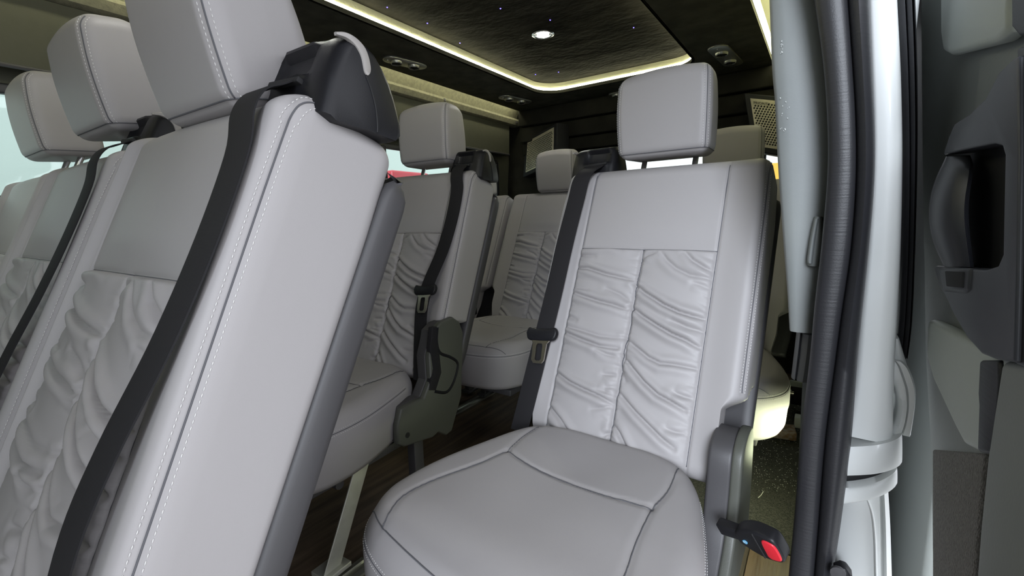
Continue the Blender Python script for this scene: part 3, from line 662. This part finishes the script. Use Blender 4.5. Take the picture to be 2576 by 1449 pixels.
# rear wall
rw = MB(); YR = 2.72
def rbx(x0, x1, z0, z1, y0=YR, y1=YR+.04, mb=rw, r=0): mb.box(((x0+x1)/2, (y0+y1)/2, (z0+z1)/2), ((x1-x0)/2, (y1-y0)/2, (z1-z0)/2), r=r)
rbx(-1.9, .05, 0, 1.0); rbx(-1.9, .05, Zr(.36), Zr(.80)); rbx(-1.9, -1.42, 1.0, Zr(.36)); rbx(-.30, -.275, 1.0, Zr(.36)); rbx(-.04, .05, 1.0, Zr(.36))
struct(rw.build('wall_back', SUEDE2, smooth=False))
GR = struct(MB().box((-.86, YR+.02, (1.0+Zr(.36))/2), (.56, .003, .105)).build('window_3', GLASS, smooth=False))
GR2 = struct(MB().box((-.16, YR+.02, (1.0+Zr(.36))/2), (.12, .003, .105)).build('window_4', GLASS, smooth=False))
struct(sweepY([(-1.72, 0), (-1.72, 0.01), (-1.70, .01), (-1.70, 0)], 2.0, 2.1, 'trim_4', OLIVE))
bulk = MB(); 
for z0, z1, y0 in ((Zr(.60), Zr(.705), 2.60), (Zr(.50), Zr(.60), 2.62), (Zr(.42), Zr(.50), 2.645), (Zr(.36), Zr(.42), 2.665)): rbx(-1.72, -.06, z0, z1-.006, y0, YR+.01, bulk, .008)
struct(bulk.build('trim_5', SUEDE2, ang=35))
# right wall behind the doorway pillar
struct(MB().prism([(0.0, .90, 0), (0.0, 2.8, 0), (-.03, 2.8, Zr(.42)), (-.03, .90, Zr(.42))], (.03, 0, 0)).build('wall_right', TRIMG, smooth=False))
# speaker boxes with perforated grilles
def speaker(px, name, label, nx, nz, text=False, ysh=2.56, gap=.0135):
    A, B, C_, D_ = [Vector(ony(*p[:2], p[2])) for p in px]   # TL TR BR BL of the grille plate
    c = (A+B+C_+D_)/4; r = empty(name, c[:]); tag(r, label, 'speaker')
    ux = (B-A); uz = (D_-A); n = ux.cross(uz).normalized()
    if n.y > 0: n = -n
    def at(s, t): return (A*(1-s)+B*s)*(1-t)+(D_*(1-s)+C_*s)*t - c
    box = MB().prism([(at(s, t)+n*-.004)[:] for s, t in ((-.12, -.10), (1.10, -.10), (1.10, 1.12), (-.12, 1.12))], (-n*.10)[:], .006).build('cabinet', DARK, r)
    MB().prism([(at(s, t))[:] for s, t in ((0, 0), (1, 0), (1, 1), (0, 1))], (-n*.004)[:], .001).build('grille_plate', GRILLE, r, ang=30)
    w, hh = ux.length, uz.length; hm = MB(); cx, cz = int((w-.024)/gap), int((hh-.030)/(gap*.88))
    for j in range(cz+1):
        for i in range(cx+1):
            s = (.012+i*gap+(.5*gap if j % 2 else 0))/w; t = (.022+j*gap*.88)/hh
            if s > 1-.009/w or (text and j == 0 and i*gap < .062): continue
            hm.lathe([(0, .0008), (.0042, .0008), (.0042, 0), (0, 0)], at(s, t)[:], n[:], 8)
    ho = hm.build('grille_holes', HOLE, r); ho['kind'] = 'stuff'
    return r, at, n, w, hh
spR = speaker([(1887, 247, 2.52), (2010, 259, 2.52), (2010, 385, 2.52), (1906, 368, 2.52)], 'speaker', 'perforated champagne speaker grille with lettering, beside the doorway pillar', 0, 0, True)
spL = speaker([(1327, 356, 2.64), (1393, 320, 2.54), (1391, 402, 2.54), (1322, 434, 2.64)], 'speaker', 'perforated champagne speaker grille in the far rear corner, left of the back row headrest', 0, 0, False)
def lettering(sp):
    r, at, n, w, hh = sp
    cu = bpy.data.curves.new('lettering', 'FONT'); cu.body = 'PRIORITY'; cu.size = .0175; cu.extrude = .0004; cu.align_x = 'LEFT'
    o = bpy.data.objects.new('lettering', cu); COL.objects.link(o); bpy.context.view_layer.update()
    me = bpy.data.meshes.new_from_object(o.evaluated_get(bpy.context.evaluated_depsgraph_get())); bpy.data.objects.remove(o); me.name = 'lettering'
    x = (at(1, 0)-at(0, 0)).normalized(); z = (at(0, 0)-at(0, 1)).normalized(); y = n
    M = Matrix([[*x, 0], [*z, 0], [*y, 0], [0, 0, 0, 1]]).transposed(); M.translation = at(.012/w, .026/hh)+n*.0012
    me.transform(M); link('lettering', me, HOLE, r, smooth=False)
lettering(spR)
# ------------------------------------------------------------ ceiling fittings
def vent(p1, p2, label, hw=.034):
    a = Vector(onz(*p1, Zr(.70))); b = Vector(onz(*p2, Zr(.70))); c = (a+b)/2; d = (b-a).normalized(); L = (b-a).length/2; e = Vector((-d.y, d.x, 0))
    r = empty('air_vent', c[:]); tag(r, label, 'air vent', None)
    pts = []
    for s in (1, -1):
        for k in range(13): t = math.radians(-90+180*k/12); pts.append((d*s*(L-hw+hw*math.cos(t)) + e*s*hw*math.sin(t)))
    MB().prism([(p+Vector((0, 0, .001)))[:] for p in pts], (0, 0, -.010), .003).build('bezel', VENTM, r)
    for s in (-1, 1):
        q = d*s*L*.42; hu_ = MB(); hu_.lathe([(.026, -.0), (.027, -.014), (.024, -.020), (.021, -.018), (.020, -.008), (0, -.008)], q[:], (0, 0, 1), 26); nz_ = hu_.build('nozzle', VENTM, r)
        fl = MB(); 
        for k in (-1, 0, 1): fl.box((q+e*k*.010+Vector((0, 0, -.013)))[:], (.017, .0012, .006), Matrix.Rotation(math.atan2(d.y, d.x)+.5*s, 4, 'Z'))
        fl.build('louvre', BLACK, nz_)
    MB().lathe([(0, -.010), (.004, -.010), (.004, -.012), (0, -.0125)], (d*-L*.82)[:], (0, 0, 1), 10).build('screw', CHROME, r)
vent((965, 142), (1070, 168), 'twin round air vent in the ceiling edge nearest the black belt guide', .040)
vent((1258, 240), (1333, 256), 'twin round air vent near the rear left corner of the light strip', .040)
vent((1532, 238), (1600, 226), 'air vent in the rear ceiling edge, half hidden by the headrest', .036)
vent((1800, 112), (1850, 162), 'twin round air vent with chrome rings near the doorway pillar', .042)
dl = empty('downlight', tuple(onz(1366, 85, Zr(.757)))); tag(dl, 'round recessed spotlight with four glowing white points', 'ceiling light')
MB().lathe([(.036, 0), (.046, -.001), (.047, -.004), (.040, -.007), (.032, -.004), (.031, 0)], (0, 0, 0), (0, 0, 1), 36).build('chrome_ring', CHROME, dl)
MB().lathe([(0, -.001), (.031, -.001), (.031, -.003), (0, -.003)], (0, 0, 0), (0, 0, 1), 30).build('reflector', CHROME, dl)
for k in range(4):
    a = math.pi/2*k+.3; MB().lathe([(0, -.003), (.0095, -.003), (.0085, -.008), (0, -.0095)], (.0155*math.cos(a), .0155*math.sin(a), 0), (0, 0, 1), 16).build('light_point', DOWN, dl)
for p, lab in (((974, 18), 'tiny blue star light above the black belt guide, farthest left'), ((1259, 21), 'tiny blue star light left of the spotlight near the picture top'), ((1384, 50), 'tiny blue star light just above the spotlight'),
          ((1075, 58), 'tiny blue star light close to the left light strip, second from left'), ((1157, 108), 'tiny blue star light close to the left light strip, above the vent'), ((1594, 69), 'tiny blue star light right of the spotlight near the fold'),
          ((1405, 181), 'faint star light near the rear bend of the light strip, right one'), ((1347, 187), 'faint star light near the rear bend of the light strip, left one')):
    q = onz(*p, Zr(.757)); o = MB().lathe([(0, .002), (.0028, 0), (.0022, -.002), (0, -.003)], (0, 0, 0), (0, 0, 1), 10).build('star_light', STAR); o.location = q; tag(o, lab, 'star light', 'star lights in the ceiling')

# ------------------------------------------------------------ floor furniture
def rail_obj(x, y0, y1, lab):
    r = MB(); r.loft([[(x+a, y, z) for a, z in ((-.024, 0), (-.024, .007), (-.010, .009), (-.008, .003), (.008, .003), (.010, .009), (.024, .007), (.024, 0))] for y in (y0, y1)])
    o = r.build('floor_track', mat('rail_aluminium', (.62, .62, .56), .3, .85), smooth=False); tag(o, lab, 'floor rail')
rail_obj(-1.305, -.4, 2.5, 'aluminium seat track on the wood floor under the middle seat')
rail_obj(-.89, .2, .62, 'short aluminium seat track at the lower left under the nearest row')
bm_ = MB().box((-.215, 1.80, .004), (.205, .59, .004)).build('floor_mat', FLOORB, smooth=False); tag(bm_, 'speckled black floor mat littered with flecks behind the doorway seat', 'floor mat')
ok = MB().box((-.0525, .82, .004), (.0475, .385, .004)).build('threshold_board', WOODL, smooth=False); tag(ok, 'strip of oak floor in the doorway below the red buckle', 'floor board')
rg = random.Random(3); fl = MB()
for k in range(520):
    px = rg.uniform(1895, 2010); py = rg.uniform(1000, 1240) if rg.random() < .75 else rg.uniform(960, 1060); q = onz(px, py, .0095); a = rg.uniform(0, 3.1)
    fl.box(q, (rg.uniform(.0005, .0016), rg.uniform(.0004, .0010), .0004), Matrix.Rotation(a, 4, 'Z'))
q = onz(1915, 1245, .010); fl.tube([q+np.array([-.006, -.02, 0]), q, q+np.array([.003, .022, 0])], .0012, 5)
fo = fl.build('debris', WFLAKE, smooth=False); tag(fo, 'pale flecks of dirt scattered on the black floor mat', 'debris', None, 'stuff')
# rusty bracket and latch hardware by the rear seat foot
br = empty('seat_anchor', tuple(onz(1985, 1075, .03))); tag(br, 'rusty metal floor anchor beside the rear seat by the pillar', 'bracket')
def inbr(o): o.location = -Vector(br.location); return o
A_ = [Vector(onz(*p, .045)) for p in ((1938, 1062), (1998, 1068), (2005, 1092), (1940, 1082))]
inbr(MB().prism([p[:] for p in A_], (0, 0, -.03), .003).build('plate', RUST, br)); 
c_ = Vector(onz(1975, 1074, .047)); inbr(MB().lathe([(0, 0), (.010, 0), (.010, .006), (0, .008)], c_[:], (0, 0, 1), 6).build('bolt', RUST, br))
c_ = Vector(onz(2012, 1060, .05)); inbr(MB().box(c_[:], (.018, .02, .022), r=.004).build('clip', WHITE, br))
hw_ = empty('seat_latch', tuple(onz(2000, 985, .05))); tag(hw_, 'pale metal latch with black pivot between rear cushion and pillar', 'bracket')
c_ = onz(2005, 985, .10); 
def inh(o): o.location = -Vector(hw_.location); return o
inh(MB().box(c_, (.022, .03, .05), r=.006).build('pivot', BLACK, hw_)); inh(MB().box(c_+np.array([-.0, -.035, .045]), (.028, .008, .012), r=.003).build('plate', DOORL, hw_)); inh(MB().tube([c_+np.array([-.05, -.03, 0]), c_+np.array([-.01, -.03, 0])], .014, 12).build('pin', TANG, hw_))

# ------------------------------------------------------------ DOORWAY PILLAR: swept strips in the plane of the opening
def curve_at(pts, ys):
    P = np.array(pts, float); r = np.interp(ys, P[:, 1], P[:, 0]) if len(P) < 3 else np.interp(ys, *_fine(P))
    return np.where(ys < P[0, 1], P[0, 0]+(ys-P[0, 1])*(P[1, 0]-P[0, 0])/(P[1, 1]-P[0, 1]), r)
def _fine(P): Q = spl(P, 80); return Q[:, 1], Q[:, 0]
def strip(name, Lp, Rp, y0, y1, Y, prof, m, parent=None, depth=.04, n=70, ang=60):
    """between two traced edges (image y from y0 to y1), section prof: list of (t across, height towards camera)"""
    ys = np.linspace(y0, y1, n); L = curve_at(Lp, ys); R = curve_at(Rp, ys); rings = []
    for i in range(n):
        a = ony(L[i], ys[i], Y); b = ony(R[i], ys[i], Y); ring = []
        zc = (a[2]+b[2])/2; a[2] = zc; b[2] = zc
        for t, hgt in prof: p = a*(1-t)+b*t; ring.append((p[0], Y-hgt, p[2]))
        ring += [(b[0], Y+depth, b[2]), (a[0], Y+depth, a[2])]
        rings.append(ring)
    return MB().loft(rings).build(name, m, parent, ang=ang)
arc = lambda hgt, n=12, p=.5, b=0: [(k/n, b+hgt*(math.sin(math.pi*k/n))**p) for k in range(n+1)]
eGL = [(1933, -120), (1937, 0), (1943, 160), (1950, 250), (1958, 420), (1970, 600), (1980, 730), (1986, 832)]
eGR = [(2040, -120), (2062, 0), (2078, 200), (2085, 400), (2078, 560), (2066, 700), (2055, 832)]
eKL = [(2030, -120), (2052, 0), (2076, 200), (2083, 400), (2068, 600), (2050, 760), (2037, 900), (2014, 1100), (1998, 1300), (1984, 1449), (1976, 1560)]
eKM = [(2125, -120), (2132, 0), (2143, 150), (2152, 300), (2153, 450), (2141, 620), (2118, 780), (2102, 900), (2076, 1100), (2060, 1300), (2048, 1449), (2040, 1560)]
eKR = [(2180, -120), (2187, 0), (2196, 200), (2202, 350), (2199, 480), (2184, 650), (2168, 800), (2158, 900), (2143, 1100), (2118, 1300), (2096, 1449), (2086, 1560)]
pt = strip('trim_6', eGL, eGR, -520, 832, .86, [(0, -.035), (0, .0), (.02, .008), (.08, .014), (.3, .017), (.7, .015), (1, .008)], TRIMG, depth=.05); struct(pt)
rb = strip('belt_lever', [(2047, 548), (2036, 600), (2029, 655), (2031, 664)], [(2067, 545), (2075, 600), (2068, 660), (2066, 668)], 545, 668, .842, arc(.012, 10, .6), TRIMG, pt, .03, 20)
strip('belt_lever_grip', [(2048, 550), (2038, 600), (2030, 655), (2032, 662)], [(2061, 548), (2052, 600), (2045, 655), (2043, 663)], 550, 662, .832, arc(.006, 10, .6), TRIMG, rb, .02, 20)
sm_ = MB()
for k in range(22):
    px = 1967+rg.gauss(0, 2.0)+(18 if k > 12 else 0)*rg.random(); py = (rg.uniform(100, 135) if k < 9 else rg.uniform(245, 330)); q = ony(px, py, .842)
    sm_.box(q, (rg.uniform(.0002, .0004), .0002, rg.uniform(.0003, .0011)), Matrix.Rotation(rg.uniform(-.8, .8), 4, 'Y'))
sm_.build('scuff', WHITE, pt, smooth=False)['kind'] = 'stuff'
lw = strip('retractor_cover', [(2004, 832), (1996, 900), (1990, 950)], [(2058, 832), (2050, 900), (2036, 980)], 834, 950, .90, [(0, 0), (.03, .01), (.2, .02), (.26, .008), (.32, .02), (.6, .026), (1, .02)], mat('slate_vinyl', (.14, .145, .15), .5), None, .05, 24); tag(lw, 'slate vinyl cover hanging under the grey pillar trim', 'belt cover')
seal = empty('door_seal', (0.02, .80, 0)); tag(seal, 'thick black rubber seal running the full height of the doorway', 'door seal')
def ins(o, r=seal): o.location = -Vector(r.location); return o
ins(strip('seal_lip', eKL, eKM, -520, 1560, .80, [(0, -.005), (0, .004), (.05, .010), (.2, .015), (.45, .017), (.75, .016), (.93, .013), (1, .004)], RUBBER, seal, .03, 110))
ins(strip('seal_bulb', eKM, eKR, -520, 1560, .80, [(0, .004), (.08, .012), (.25, .019), (.45, .022), (.7, .018), (.9, .009), (1, -.004)], RUBBER, seal, .03, 110))
# white painted body edge
eWL = [(2180, -120), (2180, 0), (2192, 350), (2180, 600), (2160, 800), (2145, 960), (2125, 1080), (2115, 1100)]
eWR = [(2252, -120), (2256, 0), (2266, 200), (2270, 400), (2266, 620), (2258, 800), (2252, 890), (2249, 1000), (2247, 1098)]
jamb = struct(strip('trim_7', eWL, eWR, -520, 1098, .83, [(0, .0), (.10, .010), (.2, .0125), (.5, .0135), (.8, .0125), (.93, .009), (1, 0)], WHITE, None, .06, 80))
strip('drain_flange', [(2228, 905), (2236, 940), (2250, 980), (2256, 1020), (2250, 1060), (2236, 1088)], [(2262, 900), (2285, 920), (2302, 965), (2303, 1010), (2298, 1050), (2292, 1085)], 903, 1088, .845, [(0, 0), (.05, .006), (.25, .011), (.5, .010), (.56, .004), (.62, .009), (.9, .010), (1, 0)], WHITE, jamb, .04, 40)
strip('upper_flange_edge', [(2247, 850), (2246, 900)], [(2262, 850), (2285, 925)], 850, 925, .85, arc(.006), WHITE, jamb, .03, 8)
def band(name, yl, yr, h0, h1, xl, xr, Y, bulge, m, parent=None):
    """horizontal rounded band; yl/yr = image y of its middle at either end"""
    rings = []
    for k in range(25):
        t = k/24; x = xl+(xr-xl)*t; ym = yl+(yr-yl)*t**2; rr = []
        for a in np.linspace(0, 1, 9):
            py = ym-h0+(h0+h1)*a; p = ony(x, py, Y); e = math.sin(math.pi*a)**.5*.004; rr.append((p[0], Y-bulge*math.sqrt(max(1-(1.9*max(t-.48, 0))**2, 0.0))-e, p[2]))
        p0 = ony(x, ym-h0, Y); p1 = ony(x, ym+h1, Y); rr += [(p1[0], Y+.05, p1[2]), (p0[0], Y+.05, p0[2])]; rings.append(rr)
    return MB().loft(rings).build(name, m, parent, ang=50)
hb = band('guide_rail_end', 1140, 1125, 36, 34, 2105, 2268, .835, .030, WHITE); tag(hb, 'white painted guide rail end wrapped round the lower body edge', 'door guide rail')
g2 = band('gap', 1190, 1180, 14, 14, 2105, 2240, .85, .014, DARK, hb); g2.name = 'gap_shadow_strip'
band('lower_lip', 1228, 1195, 20, 18, 2095, 2256, .838, .026, WHITE, hb)
jl = struct(strip('trim_8', [(2110, 1195), (2100, 1300), (2085, 1449), (2078, 1560)], [(2234, 1195), (2241, 1300), (2247, 1449), (2252, 1560)], 1215, 1560, .842, [(0, 0), (.1, .014), (.5, .020), (.80, .018), (.86, .006), (.91, .016), (1, .004)], WHITE, None, .06, 40))
strip('pressed_rib', [(2175, 1245), (2190, 1290), (2197, 1350), (2200, 1449), (2204, 1560)], [(2182, 1243), (2198, 1290), (2205, 1350), (2208, 1449), (2212, 1560)], 1245, 1560, .822, arc(.004), WHITE, jl, .02, 30)
# black outer weather strip beside the white jamb
oe = strip('weather_strip', [(2250, -120), (2258, 0), (2268, 200), (2273, 400), (2271, 620), (2262, 800), (2254, 885), (2253, 896)], [(2296, -120), (2302, 0), (2308, 200), (2308, 400), (2303, 620), (2296, 800), (2286, 890), (2284, 900)], -520, 896, .87,
           [(0, 0), (.08, .010), (.35, .012), (.40, .004), (.46, .012), (.72, .014), (.78, .005), (.84, .014), (1, .0)], RUBBER, None, .03, 80); tag(oe, 'narrow ribbed black weather strip right of the white body edge', 'weather strip')
hg = empty('roller_bracket', tuple(ony(2120, 1440, .78))); tag(hg, 'black roller bracket with bolt at the very bottom beside the seal', 'bracket')
def inq(o): o.location = -Vector(hg.location); return o
inq(MB().prism([tuple(ony(*p, .79)) for p in ((2096, 1412), (2112, 1406), (2128, 1410), (2142, 1430), (2150, 1500), (2096, 1500))], (0, -.02, 0), .004).build('arm', BLACK, hg)); inq(MB().lathe([(0, 0), (.010, 0), (.010, .005), (0, .006)], ony(2108, 1438, .768), (0, -1, 0), 12).build('bolt', SHELL, hg))
# ------------------------------------------------------------ OPEN SLIDING DOOR, seen along its inner face
DA, DB = np.array([.125, 1.0, 0]), np.array([.165, .66, 0]); dd = (DB-DA)/np.linalg.norm(DB-DA); DN = np.array([-dd[1], dd[0], 0]); DN = DN if DN[0] < 0 else -DN
def dpt(px, py, off=0.0): return onpl(px, py, DA+DN*off, DN)
def dprism(pts, o0, o1, r=.004, seg=3): return MB().prism([dpt(*p, o1) for p in pts], (-DN*(o1-o0)), r, seg)
door = struct(dprism([(2312, -300), (2640, -300), (2650, 1900), (2330, 1900), (2345, 1560), (2340, 1150), (2326, 900), (2318, 400)], -.04, 0, .006).build('door_1', DOORG, ang=30))
dprism([(2362, -200), (2537, -200), (2538, 60), (2530, 85), (2500, 112), (2385, 142), (2368, 132), (2362, 90)], 0, .022, .010, 5).build('upper_pad', DOORL, door, ang=50)
dprism([(2540, -200), (2620, -200), (2620, 80), (2560, 92), (2542, 70)], 0, .028, .004).build('upper_pad_edge', RUBBER, door)
dprism([(2330, 800), (2430, 850), (2560, 905), (2560, 930), (2558, 1135), (2520, 1142), (2455, 1136), (2420, 1118), (2400, 1080), (2345, 960), (2328, 900)], 0, .020, .010, 5).build('lower_pad', DOORL, door, ang=50)
dprism([(2462, 905), (2512, 905), (2514, 960), (2506, 1060), (2496, 1142), (2456, 1136), (2460, 1020), (2458, 990)], .0, .0235, .004).build('lower_pad_tape', RUBBER, door)
dprism([(2345, 1130), (2476, 1140), (2462, 1300), (2438, 1560), (2345, 1560)], -.005, .008, .003).build('carpet_panel', CARPET, door)
dprism([(2480, 1142), (2516, 905), (2646, 905), (2648, 1600), (2441, 1600), (2462, 1320)], 0, .024, .008, 4).build('lower_panel', DOORG, door, ang=50)
dprism([(2556, 120), (2652, 120), (2655, 960), (2550, 915), (2560, 500)], 0, .030, .003).build('edge_panel', RUBBER, door)
hm = dprism([(2562, 140), (2545, 150), (2512, 182), (2480, 245), (2440, 285), (2400, 312), (2386, 345), (2372, 390), (2405, 382), (2440, 374), (2500, 362), (2520, 368), (2527, 392), (2522, 640), (2510, 668), (2480, 678), (2440, 676), (2400, 672), (2352, 668), (2350, 678), (2363, 722), (2378, 748), (2398, 792), (2432, 850), (2468, 890), (2500, 903), (2552, 912), (2558, 700), (2563, 400)], 0, .034, .012, 5).build('handle_housing', HANDLE, door, ang=60)
dprism([(2380, 380), (2530, 350), (2530, 690), (2380, 690)], -.002, .006, .002).build('handle_pocket', DARK, hm)
gp = MB(); rings = []
for k in range(30):
    t = k/29; py = 392+(672-392)*t; xl = float(np.interp(py, *_fine(np.array([(2394, 388), (2376, 450), (2369, 530), (2372, 610), (2386, 676)], float)))); xr = float(np.interp(py, *_fine(np.array([(2425, 388), (2448, 430), (2450, 530), (2448, 610), (2440, 676)], float))))
    a = dpt(xl, py, .024); b = dpt(xr, py, .024); e = .75+.25*math.sin(math.pi*t); ring = []
    for q in range(14):
        an = 2*math.pi*q/14; u = .5-.5*math.cos(an); ring.append(a*(1-u)+b*u+DN*(.012*math.sin(an)*e+.008*math.sin(math.pi*t)))
    rings.append(ring)
gp.loft(rings).build('pull_grip', HANDLE, hm, ang=60)
dprism([(2356, 672), (2440, 674), (2435, 732), (2425, 740), (2372, 734)], .0, .036, .004).build('latch_housing', HANDLE, hm)
dprism([(2376, 682), (2422, 684), (2420, 724), (2380, 720)], .03, .0375, .001).build('latch_button', DARK, hm)
struct(MB().box((.215, 1.75, .6), (.035, .78, 1.3), r=.01).build('door_2', DOORG)); struct(MB().box((.06, 1.9, .55), (.03, 1.0, 1.2), r=.01).build('wall_outer', WHITE))
# ------------------------------------------------------------ OUTSIDE seen through the glass
gr = MB().box((0, 1, -.52), (14, 14, .02)).build('ground', mat('concrete', (.48, .48, .46), .9, var=(3, (.54, .54, .52))), smooth=False); struct(gr)
ow = MB().box((-4.2, 1, 1.2), (.05, 6, 1.7)).build('building_wall', mat('pale_green_render', (.60, .66, .63), .9), smooth=False); tag(ow, 'pale green wall outside beyond the far side windows', 'wall')
rd = MB().box((-2.95, 2.74, .375), (.05, .21, .885), r=.02).build('red_panel', mat('red_car_paint', (.55, .05, .07), .35)); tag(rd, 'red painted panel outside behind the middle seat window', 'panel')
bo = MB().box((-.50, 6.1, .46), (.30, .02, .95)).build('advert_board', mat('orange_board', (.95, .42, .05), .6), smooth=False); tag(bo, 'orange board outside seen through the rear glass beside the pillar', 'board')
